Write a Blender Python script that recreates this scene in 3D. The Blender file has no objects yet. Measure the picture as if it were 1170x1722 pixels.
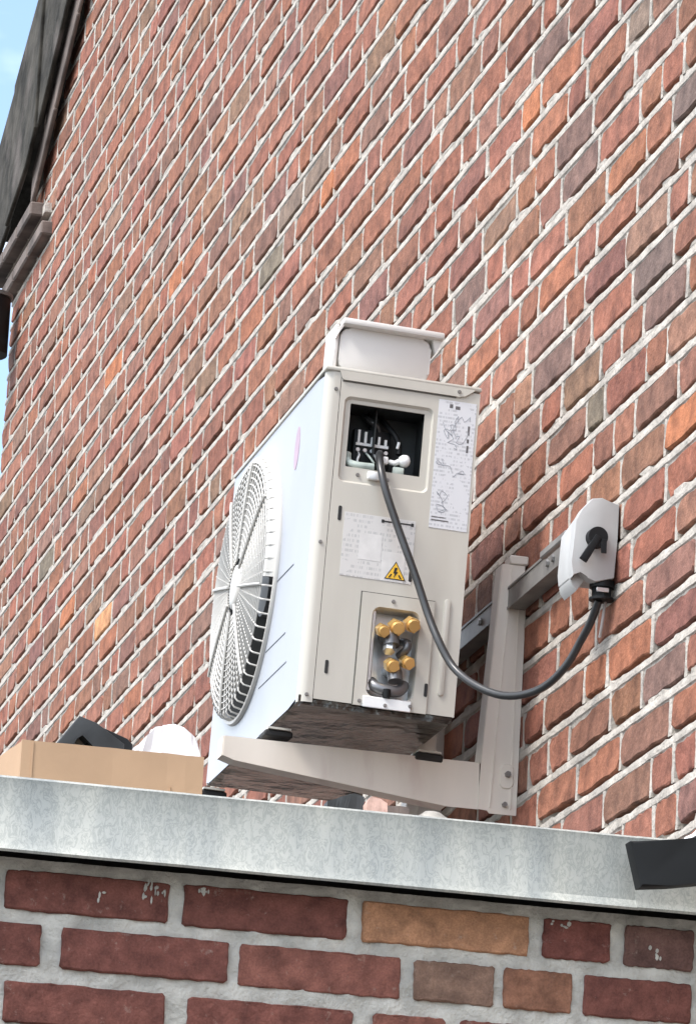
import bpy, bmesh, math, random
from mathutils import Vector, Matrix, noise
PI = math.pi
sc = bpy.context.scene
COL = sc.collection

# ------------------------------------------------------------------ camera
cam_d = bpy.data.cameras.new('camera')
cam = bpy.data.objects.new('camera', cam_d); COL.objects.link(cam)
R = [[0.9724348552294646, -0.22765636770636583, 0.05042846991129153],
     [0.10599735603582291, 0.23895930206675065, -0.9652269227850963],
     [0.2076897032793515, 0.9439655874016358, 0.25650332737260845]]
m = Matrix(((R[0][0], -R[1][0], -R[2][0], -1.83996),
            (R[0][1], -R[1][1], -R[2][1], 0.0),
            (R[0][2], -R[1][2], -R[2][2], 1.6),
            (0, 0, 0, 1)))
cam.matrix_world = m
cam_d.sensor_fit = 'HORIZONTAL'; cam_d.sensor_width = 36.0
cam_d.lens = 8500.0 / 1170.0 * 36.0
cam_d.clip_start = 0.1; cam_d.clip_end = 2000
sc.camera = cam

# ------------------------------------------------------------------ light
SUN_DIR = Vector((-1.0, -0.42, 1.45)).normalized()      # towards the sun
elev = math.asin(SUN_DIR.z)
world = bpy.data.worlds.new('World'); sc.world = world; world.use_nodes = True
wn = world.node_tree.nodes; wl = world.node_tree.links; wn.clear()
wo = wn.new('ShaderNodeOutputWorld'); bg = wn.new('ShaderNodeBackground')
sky = wn.new('ShaderNodeTexSky'); sky.sky_type = 'NISHITA'; sky.sun_disc = False
sky.sun_elevation = elev; sky.sun_rotation = math.atan2(SUN_DIR.x, SUN_DIR.y)
sky.air_density = 1.0; sky.dust_density = 1.5
tc = wn.new('ShaderNodeTexCoord')
mp = wn.new('ShaderNodeMapping'); mp.inputs['Scale'].default_value = (1, 1, 2.2)
cn = wn.new('ShaderNodeTexNoise'); cn.inputs['Scale'].default_value = 6.0; cn.inputs['Detail'].default_value = 6
cr = wn.new('ShaderNodeValToRGB'); cr.color_ramp.elements[0].position = .40; cr.color_ramp.elements[1].position = .64
mx = wn.new('ShaderNodeMix'); mx.data_type = 'RGBA'
mx.inputs[7].default_value = (8.5, 8.9, 9.3, 1)
wl.new(tc.outputs['Generated'], mp.inputs['Vector']); wl.new(mp.outputs['Vector'], cn.inputs['Vector'])
wl.new(cn.outputs['Fac'], cr.inputs['Fac']); wl.new(cr.outputs['Color'], mx.inputs[0])
wl.new(sky.outputs['Color'], mx.inputs[6]); wl.new(mx.outputs[2], bg.inputs['Color'])
bg.inputs['Strength'].default_value = 0.15
wl.new(bg.outputs['Background'], wo.inputs['Surface'])

sun_d = bpy.data.lights.new('sun', 'SUN'); sun_d.energy = 1.5; sun_d.angle = math.radians(14.0)
sun_d.color = (1.0, 0.955, 0.90)
sun = bpy.data.objects.new('sun', sun_d); COL.objects.link(sun)
sun.rotation_euler = SUN_DIR.to_track_quat('Z', 'Y').to_euler()
sc.view_settings.view_transform = 'Standard'; sc.view_settings.look = 'None'
sc.view_settings.exposure = 1.2; sc.view_settings.gamma = 1.0
sc.view_settings.use_curve_mapping = False

# ------------------------------------------------------------------ materials
def nodes_of(name):
    mt = bpy.data.materials.new(name); mt.use_nodes = True
    nt = mt.node_tree
    return mt, nt, nt.nodes['Principled BSDF']

def setp(b, **k):
    for a, v in k.items(): b.inputs[a.replace('_', ' ')].default_value = v

def mat(name, base, rough=.6, metal=0., var=.12, scale=14., bump=.0, bscale=60., spec=.5, stain=None, stretch=None, trans=0.):
    """colour with slow blotches and fine grain, optional stain colour"""
    mt, nt, b = nodes_of(name); N = nt.nodes; L = nt.links
    setp(b, Roughness=rough, Metallic=metal); b.inputs['Specular IOR Level'].default_value = spec
    if trans: b.inputs['Transmission Weight'].default_value = trans
    t = N.new('ShaderNodeTexCoord'); src = t.outputs['Object']
    if stretch:
        q = N.new('ShaderNodeMapping'); q.inputs['Scale'].default_value = stretch
        L.new(src, q.inputs['Vector']); src = q.outputs['Vector']
    n1 = N.new('ShaderNodeTexNoise'); n1.inputs['Scale'].default_value = scale; n1.inputs['Detail'].default_value = 5
    L.new(src, n1.inputs['Vector'])
    cr = N.new('ShaderNodeValToRGB')
    lo = [max(0, c * (1 - var * 2)) for c in base]; hi = [min(1, c * (1 + var)) for c in base]
    cr.color_ramp.elements[0].position = .3; cr.color_ramp.elements[0].color = (*lo, 1)
    cr.color_ramp.elements[1].position = .7; cr.color_ramp.elements[1].color = (*hi, 1)
    L.new(n1.outputs['Fac'], cr.inputs['Fac']); out = cr.outputs['Color']
    if stain:
        n2 = N.new('ShaderNodeTexNoise'); n2.inputs['Scale'].default_value = stain[1]; n2.inputs['Detail'].default_value = 6
        L.new(src, n2.inputs['Vector'])
        c2 = N.new('ShaderNodeValToRGB'); c2.color_ramp.elements[0].position = stain[2]; c2.color_ramp.elements[1].position = stain[2] + .14
        L.new(n2.outputs['Fac'], c2.inputs['Fac'])
        mm = N.new('ShaderNodeMix'); mm.data_type = 'RGBA'; L.new(c2.outputs['Color'], mm.inputs[0])
        L.new(out, mm.inputs[6]); mm.inputs[7].default_value = (*stain[0], 1); out = mm.outputs[2]
    L.new(out, b.inputs['Base Color'])
    if bump:
        n3 = N.new('ShaderNodeTexNoise'); n3.inputs['Scale'].default_value = bscale; n3.inputs['Detail'].default_value = 6
        L.new(src, n3.inputs['Vector'])
        bp = N.new('ShaderNodeBump'); bp.inputs['Strength'].default_value = 1; bp.inputs['Distance'].default_value = bump
        L.new(n3.outputs['Fac'], bp.inputs['Height']); L.new(bp.outputs['Normal'], b.inputs['Normal'])
    return mt

def brick_mat(name, from_attr, smear=.3, near=False):
    mt, nt, b = nodes_of(name); N = nt.nodes; L = nt.links
    if from_attr:
        a = N.new('ShaderNodeAttribute'); a.attribute_name = 'tint'; base = a.outputs['Color']
    else:
        a = N.new('ShaderNodeObjectInfo'); base = a.outputs['Color']
    g = N.new('ShaderNodeNewGeometry'); pos = g.outputs['Position']
    def noise_n(sc_, det=5, rough=.6):
        n = N.new('ShaderNodeTexNoise'); n.inputs['Scale'].default_value = sc_; n.inputs['Detail'].default_value = det
        n.inputs['Roughness'].default_value = rough; L.new(pos, n.inputs['Vector']); return n.outputs['Fac']
    def ramp(f, p0, p1, c0=(0, 0, 0, 1), c1=(1, 1, 1, 1)):
        r = N.new('ShaderNodeValToRGB'); r.color_ramp.elements[0].position = p0; r.color_ramp.elements[1].position = p1
        r.color_ramp.elements[0].color = c0; r.color_ramp.elements[1].color = c1; L.new(f, r.inputs['Fac']); return r.outputs['Color']
    # slow tone change
    v = ramp(noise_n(26 if not near else 38, 4), .3, .72, (.58, .56, .56, 1), (1.34, 1.30, 1.24, 1))
    mul = N.new('ShaderNodeMix'); mul.data_type = 'RGBA'; mul.blend_type = 'MULTIPLY'; mul.inputs[0].default_value = 1
    L.new(base, mul.inputs[6]); L.new(v, mul.inputs[7])
    # fine grain
    v2 = ramp(noise_n(300 if not near else 420, 3, .7), .35, .65, (.84, .82, .82, 1), (1.14, 1.14, 1.14, 1))
    mul2 = N.new('ShaderNodeMix'); mul2.data_type = 'RGBA'; mul2.blend_type = 'MULTIPLY'; mul2.inputs[0].default_value = 1
    L.new(mul.outputs[2], mul2.inputs[6]); L.new(v2, mul2.inputs[7])
    # lime bloom and mortar smears
    s = ramp(noise_n(55 if not near else 70, 8, .72), .60, .78)
    sm = N.new('ShaderNodeMath'); sm.operation = 'MULTIPLY'; sm.inputs[1].default_value = smear; L.new(s, sm.inputs[0])
    mm = N.new('ShaderNodeMix'); mm.data_type = 'RGBA'; L.new(sm.outputs[0], mm.inputs[0]); L.new(mul2.outputs[2], mm.inputs[6])
    mm.inputs[7].default_value = (.46, .37, .31, 1)
    # soot spots
    d = ramp(noise_n(90, 6, .7), .66, .74)
    dm = N.new('ShaderNodeMath'); dm.operation = 'MULTIPLY'; dm.inputs[1].default_value = .55; L.new(d, dm.inputs[0])
    m3 = N.new('ShaderNodeMix'); m3.data_type = 'RGBA'; L.new(dm.outputs[0], m3.inputs[0]); L.new(mm.outputs[2], m3.inputs[6])
    m3.inputs[7].default_value = (.05, .03, .028, 1)
    L.new(m3.outputs[2], b.inputs['Base Color'])
    setp(b, Roughness=.88); b.inputs['Specular IOR Level'].default_value = .25
    bp = N.new('ShaderNodeBump'); bp.inputs['Distance'].default_value = .0022 if near else .003; bp.inputs['Strength'].default_value = 1
    ad = N.new('ShaderNodeMath'); ad.operation = 'ADD'
    L.new(noise_n(120 if near else 80, 8, .65), ad.inputs[0]); L.new(noise_n(30, 3), ad.inputs[1])
    L.new(ad.outputs[0], bp.inputs['Height']); L.new(bp.outputs['Normal'], b.inputs['Normal'])
    return mt

M = {}
M['brick'] = brick_mat('fired_clay', False, .26)
M['brick_far'] = brick_mat('fired_clay_far', True, .26)
M['brick_near'] = brick_mat('fired_clay_near', False, .75, True)
M['mortar'] = mat('lime_mortar', (.48, .44, .39), .95, var=.16, scale=22, bump=.004, bscale=130, spec=.2, stain=((.33, .305, .28), 9, .60))
M['mortar_near'] = mat('lime_mortar_near', (.55, .53, .48), .95, var=.16, scale=30, bump=.003, bscale=220, spec=.2, stain=((.42, .41, .375), 24, .58))
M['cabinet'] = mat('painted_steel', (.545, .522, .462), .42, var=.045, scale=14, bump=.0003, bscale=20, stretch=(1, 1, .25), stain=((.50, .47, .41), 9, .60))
M['front'] = mat('painted_steel_sun_dimmed', (.385, .40, .43), .35, var=.05, scale=4)  # cabinet paint, colour darkened to offset the sun on the fan side
M['grille'] = mat('grille_plastic', (.58, .56, .52), .45, var=.05)
M['plastic'] = mat('cover_plastic', (.68, .655, .62), .45, var=.04, scale=9)
M['bracket'] = mat('bracket_paint', (.76, .69, .60), .45, var=.06, scale=12, stain=((.62, .52, .46), 16, .55), stretch=(1, 1, .25), bump=.0003)
M['dark'] = mat('black_plastic', (.006, .007, .008), .55, var=.2, spec=.3)
M['rubber'] = mat('rubber', (.02, .019, .018), .75, var=.2)
M['void'] = mat('dark_inside', (.03, .034, .035), .6, var=.3, scale=20)  # near-black colour puts the shade into the fan shroud and coil
M['galv'] = mat('galvanised_base', (.11, .105, .095), .24, .85, var=.3, scale=14, stain=((.035, .032, .028), 16, .5), bump=.012, bscale=14)
M['brass'] = mat('brass', (.88, .58, .22), .36, .75, var=.1)
M['steel'] = mat('bright_steel', (.72, .74, .75), .3, .8, var=.1)
M['pipe'] = mat('valve_metal', (.19, .19, .195), .35, .6, var=.2)
M['cable'] = mat('cable_sheath', (.035, .036, .037), .30, var=.1)
M['white'] = mat('white_plastic', (.82, .83, .82), .4, var=.03)
M['greyp'] = mat('switch_plastic', (.45, .45, .44), .45, var=.05, scale=20)
M['greywire'] = mat('grey_wire', (.42, .38, .36), .6)
M['clamp'] = mat('pale_clamp', (.48, .55, .50), .4, var=.2, scale=40)
M['screw'] = mat('screw_metal', (.28, .27, .26), .4, .7)
M['rail'] = mat('rail_steel', (.26, .25, .235), .45, .4, var=.2, scale=20)
M['card'] = mat('cardboard', (.42, .275, .17), .85, var=.06, scale=8, bump=.0006, bscale=50)
M['foam'] = mat('black_packing', (.025, .028, .03), .6, var=.25, scale=30)
M['paper'] = mat('white_film', (.70, .68, .69), .55, var=.02)
M['mould'] = mat('weathered_wood', (.060, .055, .046), .95, var=.4, scale=9, bump=.006, bscale=30, stain=((.115, .10, .09), 6, .55), spec=.2)
M['strip'] = mat('weathered_strip', (.17, .135, .118), .9, var=.3, scale=10, bump=.004, bscale=30)
M['pink'] = mat('pink_print', (.44, .31, .38), .5)
M['debris'] = mat('pink_scrap', (.55, .36, .30), .8, var=.25, scale=40)
M['debris2'] = mat('grey_scrap', (.45, .42, .38), .7, var=.35, scale=50)
M['felt'] = mat('roof_felt', (.06, .06, .06), .9, var=.2)
M['ground'] = mat('ground_paving', (.065, .062, .058), .9, var=.2, scale=2)
M['yellow'] = mat('warning_yellow', (.85, .50, .04), .5, var=.02)
M['ink'] = mat('black_ink', (.02, .02, .02), .6)
M['hairline'] = mat('panel_seam', (.12, .115, .10), .7)
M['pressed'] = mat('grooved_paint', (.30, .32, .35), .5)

def zinc_mat():
    mt, nt, b = nodes_of('weathered_zinc'); N = nt.nodes; L = nt.links
    t = N.new('ShaderNodeTexCoord')
    q = N.new('ShaderNodeMapping'); q.inputs['Scale'].default_value = (1.5, 1, .8); L.new(t.outputs['Object'], q.inputs['Vector'])
    n = N.new('ShaderNodeTexNoise'); n.inputs['Scale'].default_value = 75; n.inputs['Detail'].default_value = 7; n.inputs['Distortion'].default_value = 1.2; n.inputs['Roughness'].default_value = .68
    L.new(q.outputs['Vector'], n.inputs['Vector'])
    # thin vein lines where the noise crosses mid level
    a = N.new('ShaderNodeMath'); a.operation = 'SUBTRACT'; a.inputs[1].default_value = .5; L.new(n.outputs['Fac'], a.inputs[0])
    ab = N.new('ShaderNodeMath'); ab.operation = 'ABSOLUTE'; L.new(a.outputs[0], ab.inputs[0])
    r = N.new('ShaderNodeValToRGB'); r.color_ramp.elements[0].position = 0; r.color_ramp.elements[1].position = .05
    r.color_ramp.elements[0].color = (.37, .38, .36, 1); r.color_ramp.elements[1].color = (.52, .52, .49, 1)
    L.new(ab.outputs[0], r.inputs['Fac'])
    n2 = N.new('ShaderNodeTexNoise'); n2.inputs['Scale'].default_value = 7; n2.inputs['Detail'].default_value = 6
    q2 = N.new('ShaderNodeMapping'); q2.inputs['Scale'].default_value = (2.5, 1, .6); L.new(t.outputs['Object'], q2.inputs['Vector']); L.new(q2.outputs['Vector'], n2.inputs['Vector'])
    r2 = N.new('ShaderNodeValToRGB'); r2.color_ramp.elements[0].position = .35; r2.color_ramp.elements[1].position = .7
    r2.color_ramp.elements[0].color = (.70, .74, .76, 1); r2.color_ramp.elements[1].color = (1.15, 1.15, 1.1, 1)
    L.new(n2.outputs['Fac'], r2.inputs['Fac'])
    mu = N.new('ShaderNodeMix'); mu.data_type = 'RGBA'; mu.blend_type = 'MULTIPLY'; mu.inputs[0].default_value = 1
    L.new(r.outputs['Color'], mu.inputs[6]); L.new(r2.outputs['Color'], mu.inputs[7])
    L.new(mu.outputs[2], b.inputs['Base Color']); setp(b, Roughness=.5, Metallic=.25)
    bp = N.new('ShaderNodeBump'); bp.inputs['Distance'].default_value = .0004; L.new(n.outputs['Fac'], bp.inputs['Height']); L.new(bp.outputs['Normal'], b.inputs['Normal'])
    return mt
M['zinc'] = zinc_mat()

def print_mat(name, paper, ink, rows, xs, seed=0.):
    """paper with rows of small broken marks that read as print from afar (flat print)"""
    mt, nt, b = nodes_of(name); N = nt.nodes; L = nt.links
    t = N.new('ShaderNodeTexCoord'); sp = N.new('ShaderNodeSeparateXYZ'); L.new(t.outputs['Object'], sp.inputs[0])
    def mth(op, a, v=None, w=None):
        n = N.new('ShaderNodeMath'); n.operation = op
        if hasattr(a, 'links'): L.new(a, n.inputs[0])
        else: n.inputs[0].default_value = a
        if v is not None:
            if hasattr(v, 'links'): L.new(v, n.inputs[1])
            else: n.inputs[1].default_value = v
        return n.outputs[0]
    z = mth('MULTIPLY', sp.outputs[2], rows); fr = mth('FRACT', z); fl = mth('FLOOR', z)
    band = mth('LESS_THAN', fr, .55)
    cx = N.new('ShaderNodeCombineXYZ'); L.new(mth('MULTIPLY', sp.outputs[0], xs), cx.inputs[0]); L.new(fl, cx.inputs[2]); cx.inputs[1].default_value = seed
    w = N.new('ShaderNodeTexNoise'); w.inputs['Scale'].default_value = 1.0; w.inputs['Detail'].default_value = 3; w.inputs['Roughness'].default_value = .75
    L.new(cx.outputs[0], w.inputs['Vector'])
    g = mth('GREATER_THAN', w.outputs['Fac'], .50)
    bl = N.new('ShaderNodeTexNoise'); bl.inputs['Scale'].default_value = 35; L.new(t.outputs['Object'], bl.inputs['Vector'])
    zone = mth('GREATER_THAN', bl.outputs['Fac'], .44)
    k = mth('MULTIPLY', mth('MULTIPLY', band, g), zone)
    mx_ = N.new('ShaderNodeMix'); mx_.data_type = 'RGBA'; L.new(k, mx_.inputs[0])
    mx_.inputs[6].default_value = (*paper, 1); mx_.inputs[7].default_value = (*ink, 1)
    L.new(mx_.outputs[2], b.inputs['Base Color']); setp(b, Roughness=.4)
    return mt
M['label_a'] = print_mat('wiring_label', (.66, .67, .69), (.50, .51, .53), 170, 260, 1.3)
M['label_b'] = print_mat('rating_label', (.63, .62, .60), (.50, .50, .49), 130, 200, 7.1)
M['label_c'] = mat('white_sticker', (.68, .67, .65), .45, var=.05, scale=60)

# ------------------------------------------------------------------ helpers
def link(name, me, mt=None, parent=None):
    o = bpy.data.objects.new(name, me); COL.objects.link(o)
    if mt is not None and not me.materials: me.materials.append(mt)
    if parent is not None: o.parent = parent
    return o
def obj(name, bm, mt, parent=None, smooth=None):
    bmesh.ops.recalc_face_normals(bm, faces=bm.faces)
    me = bpy.data.meshes.new(name); bm.to_mesh(me); bm.free()
    if smooth is not None:
        me.polygons.foreach_set('use_smooth', [True] * len(me.polygons))
        try: me.set_sharp_from_angle(angle=math.radians(smooth))
        except Exception: pass
    return link(name, me, mt, parent)
def thing(name, label, cat, loc=(0, 0, 0), group=None):
    o = bpy.data.objects.new(name, None); COL.objects.link(o); o.location = loc
    o.empty_display_size = .05
    o['label'] = label; o['category'] = cat
    if group: o['group'] = group
    return o
def tag(o, label, cat, group=None):
    o['label'] = label; o['category'] = cat
    if group: o['group'] = group
    return o
def bx(bm, x0, x1, y0, y1, z0, z1, bev=0, seg=2):
    g = bmesh.ops.create_cube(bm, size=1)
    vs = g['verts']
    for v in vs:
        v.co.x = x0 if v.co.x < 0 else x1; v.co.y = y0 if v.co.y < 0 else y1; v.co.z = z0 if v.co.z < 0 else z1
    if bev:
        es = list({e for v in vs for e in v.link_edges})
        bmesh.ops.bevel(bm, geom=es, offset=bev, segments=seg, affect='EDGES', profile=.5)
def box(name, mt, parent, x0, x1, y0, y1, z0, z1, bev=0, seg=2):
    bm = bmesh.new(); bx(bm, x0, x1, y0, y1, z0, z1, bev, seg); return obj(name, bm, mt, parent, 40 if bev else None)
def prism_xz(bm, pts, y0, y1, bev=0):
    """outline in x,z extruded along y"""
    a = [bm.verts.new((x, y0, z)) for x, z in pts]; b = [bm.verts.new((x, y1, z)) for x, z in pts]
    n = len(pts); fs = [bm.faces.new(a), bm.faces.new(b[::-1])]
    for i in range(n): fs.append(bm.faces.new((a[i], b[i], b[(i + 1) % n], a[(i + 1) % n])))
    if bev:
        bmesh.ops.bevel(bm, geom=[e for f in fs[:1] for e in f.edges], offset=bev, segments=2, affect='EDGES', profile=.5)
def prism_yz(bm, pts, x0, x1):
    a = [bm.verts.new((x0, y, z)) for y, z in pts]; b = [bm.verts.new((x1, y, z)) for y, z in pts]
    n = len(pts); bm.faces.new(a); bm.faces.new(b[::-1])
    for i in range(n): bm.faces.new((a[i], b[i], b[(i + 1) % n], a[(i + 1) % n]))
def cyl(bm, p0, p1, r0, r1=None, n=16, caps=True):
    p0 = Vector(p0); p1 = Vector(p1); r1 = r0 if r1 is None else r1
    d = (p1 - p0).normalized(); u = d.orthogonal().normalized(); w = d.cross(u)
    a = []; b = []
    for i in range(n):
        t = 2 * PI * i / n; c = u * math.cos(t) + w * math.sin(t)
        a.append(bm.verts.new(p0 + c * r0)); b.append(bm.verts.new(p1 + c * r1))
    for i in range(n): bm.faces.new((a[i], a[(i + 1) % n], b[(i + 1) % n], b[i]))
    if caps: bm.faces.new(a[::-1]); bm.faces.new(b)
def tube(bm, pts, r, n=10, smooth_it=0):
    P = [Vector(p) for p in pts]
    for _ in range(smooth_it):      # Catmull-Rom style densification
        Q = []
        for i in range(len(P) - 1):
            p0 = P[max(i - 1, 0)]; p1 = P[i]; p2 = P[i + 1]; p3 = P[min(i + 2, len(P) - 1)]
            Q.append(p1); Q.append((p1 + p2) * .5625 - (p0 + p3) * .0625)
        Q.append(P[-1]); P = Q
    prev = None; up = Vector((0, -1, 0.01))
    for i, p in enumerate(P):
        d = (P[min(i + 1, len(P) - 1)] - P[max(i - 1, 0)]).normalized()
        u = (up - d * up.dot(d))
        if u.length < 1e-4: u = d.orthogonal()
        u.normalize(); up = u; w = d.cross(u)
        rr = r(i / (len(P) - 1)) if callable(r) else r
        ring = [bm.verts.new(p + (u * math.cos(2 * PI * k / n) + w * math.sin(2 * PI * k / n)) * rr) for k in range(n)]
        if prev:
            for k in range(n): bm.faces.new((prev[k], prev[(k + 1) % n], ring[(k + 1) % n], ring[k]))
        else: bm.faces.new(ring[::-1])
        prev = ring
    bm.faces.new(prev)
def rrect(u0, u1, v0, v1, r, n=6):
    """rounded rectangle outline, 4*(n+1) points counter-clockwise from lower left"""
    out = []
    for cx, cy, a in ((u1 - r, v0 + r, -90), (u1 - r, v1 - r, 0), (u0 + r, v1 - r, 90), (u0 + r, v0 + r, 180)):
        for i in range(n + 1):
            t = math.radians(a + 90 * i / n); out.append((cx + r * math.cos(t), cy + r * math.sin(t)))
    return out
def rings_xz(bm, rings):
    """rings: list of (outline in x,z , y); neighbours are bridged"""
    prev = None
    for pts, y in rings:
        vs = [bm.verts.new((x, y, z)) for x, z in pts]
        if prev:
            n = len(vs)
            for i in range(n): bm.faces.new((prev[i], prev[(i + 1) % n], vs[(i + 1) % n], vs[i]))
        prev = vs
    return prev

rng = random.Random(11)

# ------------------------------------------------------------------ ground
bm = bmesh.new()
vs = [bm.verts.new(p) for p in ((-300, -300, 0), (300, -300, 0), (300, 400, 0), (-300, 400, 0))]; bm.faces.new(vs)
g = obj('ground', bm, M['ground']); g['kind'] = 'structure'

# ------------------------------------------------------------------ brick meshes
def brick_data(name, L, H, D, r, seg=2, rough=.0022, cham=.002):
    """a fired brick: uneven rim, chamfered front, face towards -x, centred, long side on y"""
    pts = []
    nx, nz = (3 * seg, seg)
    c = min(.006, H * .14) if seg < 4 else .0035
    def jit(a): return r.uniform(-a, a)
    # outline: sides with extra points, cut corners
    cs = [c * (r.uniform(.7, 2.1) if seg < 4 else r.uniform(.3, 1.0)) for _ in range(4)]      # each corner worn differently
    bot = [(-L / 2 + cs[0] + (L - cs[0] - cs[1]) * i / nx, -H / 2) for i in range(nx + 1)]
    rgt = [(L / 2, -H / 2 + cs[1] + (H - cs[1] - cs[2]) * i / nz) for i in range(nz + 1)]
    top = [(L / 2 - cs[2] - (L - cs[2] - cs[3]) * i / nx, H / 2) for i in range(nx + 1)]
    lft = [(-L / 2, H / 2 - cs[3] - (H - cs[3] - cs[0]) * i / nz) for i in range(nz + 1)]
    pts = [(a + jit(rough), b + jit(rough)) for a, b in bot + rgt + top + lft]
    n = len(pts); V = []; F = []
    tiltz = jit(.0012); tilty = jit(.0012)
    for a, b in pts:        # front ring (inset)
        s = 1 - cham * 2 / H; t = 1 - cham * 2 / L
        V.append((-D + jit(.0006) + tiltz * b / H * 2 + tilty * a / L * 2, a * t, b * s))
    for a, b in pts: V.append((-D + cham + jit(.0005), a, b))
    for a, b in pts: V.append((.03, a, b))
    F.append(list(range(n))[::-1])
    for k in range(2):
        for i in range(n):
            F.append((k * n + i, k * n + (i + 1) % n, (k + 1) * n + (i + 1) % n, (k + 1) * n + i))
    me = bpy.data.meshes.new(name); me.from_pydata(V, [], F); me.update()
    return me, V, F

PAL = {'r': (.300, .128, .090), 's': (.330, .150, .106), 'b': (.235, .125, .092), 'o': (.345, .143, .084), 'O': (.430, .170, .085),
       'p': (.205, .128, .108), 'w': (.220, .100, .082), 'g': (.235, .175, .138), 'G': (.205, .172, .130), 'd': (.175, .125, .110),
       'Y': (.58, .30, .15), 't': (.30, .175, .128)}
AV = (.262, .112, .072)
def pick(r):
    k = r.choices('rsboOpwgGdt', (36, 24, 20, 3, .25, 7, 5, 4, .8, 1.2, 9))[0]
    c = [q * .52 + a * .50 for q, a in zip(PAL[k], AV)]; f = r.uniform(.90, 1.12)
    return [c[0] * f, c[1] * f * r.uniform(.94, 1.06), c[2] * f * r.uniform(.92, 1.08)]

# ------------------------------------------------------------------ main gable wall
Z0, PITCH = 3.1835, .0676
JT = .0195                     # bed joint
YEND = 12.575
KNOWN = {-4: [6.252], -3: [6.277, 6.382, 6.609], -2: [6.3, 6.537, 6.759, 6.967], -1: [6.234, 6.443, 6.596, 6.811, 6.921], 0: [6.398, 6.621, 6.736, 6.953], 1: [6.448, 6.685, 6.888], 2: [6.831, 6.941], 4: [6.373, 6.588], 5: [6.319, 6.525, 6.632, 6.737], 6: [6.377, 6.478, 6.688, 6.783, 6.999], 7: [6.609, 6.718, 6.925, 7.044, 7.257], 8: [6.361, 6.566, 6.775, 6.879, 7.102, 7.209], 9: [6.294, 6.395, 6.605, 6.817, 6.927, 7.147, 7.359], 10: [6.35, 6.558, 6.769, 6.877, 7.091, 7.199, 7.32, 7.532, 9.604, 9.725], 11: [6.391, 6.52, 6.723, 6.943, 7.15, 7.264, 7.49, 9.765, 9.963], 12: [6.341, 6.448, 6.559, 6.775, 6.981, 7.103, 7.313, 7.426, 7.637, 9.711, 9.922, 10.659], 13: [6.385, 6.594, 6.812, 7.02, 7.136, 7.245, 7.461, 7.676, 7.784, 9.561, 9.761, 10.697], 14: [6.644, 6.855, 6.96, 7.176, 7.291, 7.507, 7.846, 8.061, 10.003, 10.315, 10.642], 15: [6.694, 6.891, 7.127, 7.242, 7.454, 7.673, 7.789, 7.908, 8.128, 8.352, 11.527], 16: [6.975, 7.186, 7.394, 7.524, 7.628, 7.843, 8.186, 8.411, 8.623, 10.64, 11.277], 17: [7.141, 7.356, 7.574, 7.784, 7.915, 8.126, 8.348, 8.555, 8.68, 8.895, 10.798, 12.056], 18: [7.522, 7.744, 8.285, 8.516, 8.73, 8.947, 9.062, 9.264], 19: [7.586, 7.697, 7.913, 8.347, 8.572, 8.779, 8.883, 9.107, 12.066], 20: [7.843, 8.185, 8.403, 8.62, 8.729, 8.945, 9.05, 9.274], 21: [8.006, 8.344, 8.569, 8.667, 8.893, 9.113], 22: [8.167, 8.398, 8.616, 8.838, 8.942, 9.052, 9.261, 9.483], 23: [8.437, 8.542, 8.75, 9.286], 24: [8.491, 8.696, 8.921, 9.456], 25: [8.637, 8.85, 9.071, 9.172, 9.379], 26: [8.765, 8.987, 9.197, 9.319, 9.567], 27: [9.151, 9.376], 28: [9.195, 9.552], 29: [9.37]}
TONES = [(7.016, 4.233, 'o'), (7.182, 4.239, 'O'), (6.873, 4.028, 'p'), (6.338, 3.966, 'd'), (6.456, 3.895, 'b'), (6.668, 4.03, 'o'), (7.112, 4.326, 'p'), (6.549, 4.157, 'g'), (6.907, 4.109, 'p'), (6.639, 4.045, 'r'), (8.509, 4.599, 'o'), (8.68, 4.587, 'O'), (8.791, 4.666, 'g'), (8.997, 4.646, 'g'), (9.17, 4.576, 'G'), (9.392, 4.525, 'o'), (6.459, 3.752, 'd'), (7.419, 3.881, 'o'), (6.99, 3.904, 'o'), (6.73, 3.625, 'G'), (6.292, 3.487, 'O'), (6.724, 3.813, 'w'), (6.46, 3.678, 'p'), (7.54, 4.054, 'p'), (7.157, 3.701, 'b'), (7.003, 3.758, 'p'), (6.872, 3.632, 'b'), (6.427, 3.569, 'b'), (10.8, 4.854, 'O'), (10.313, 4.448, 'r'), (10.862, 4.23, 'Y'), (11.249, 4.375, 'O'), (11.742, 4.433, 'o'), (10.794, 4.178, 'o'), (10.437, 3.973, 'o'), (11.682, 4.576, 'G'), (6.509, 3.201, 'o'), (6.392, 3.049, 'b'), (6.705, 3.217, 'o'), (6.306, 3.204, 'w'), (6.339, 3.161, 'p'), (6.442, 3.065, 'b'), (10.25, 4.867, 'O'), (10.086, 4.836, 'o')]
def gable(y): return 6.035 - .70 * (y - 11.67) if y < 12.1 else 5.735 - .35 * (y - 12.1)
def zview(y): return 4.09 + .358 * (y - 6.3) + .55

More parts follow.
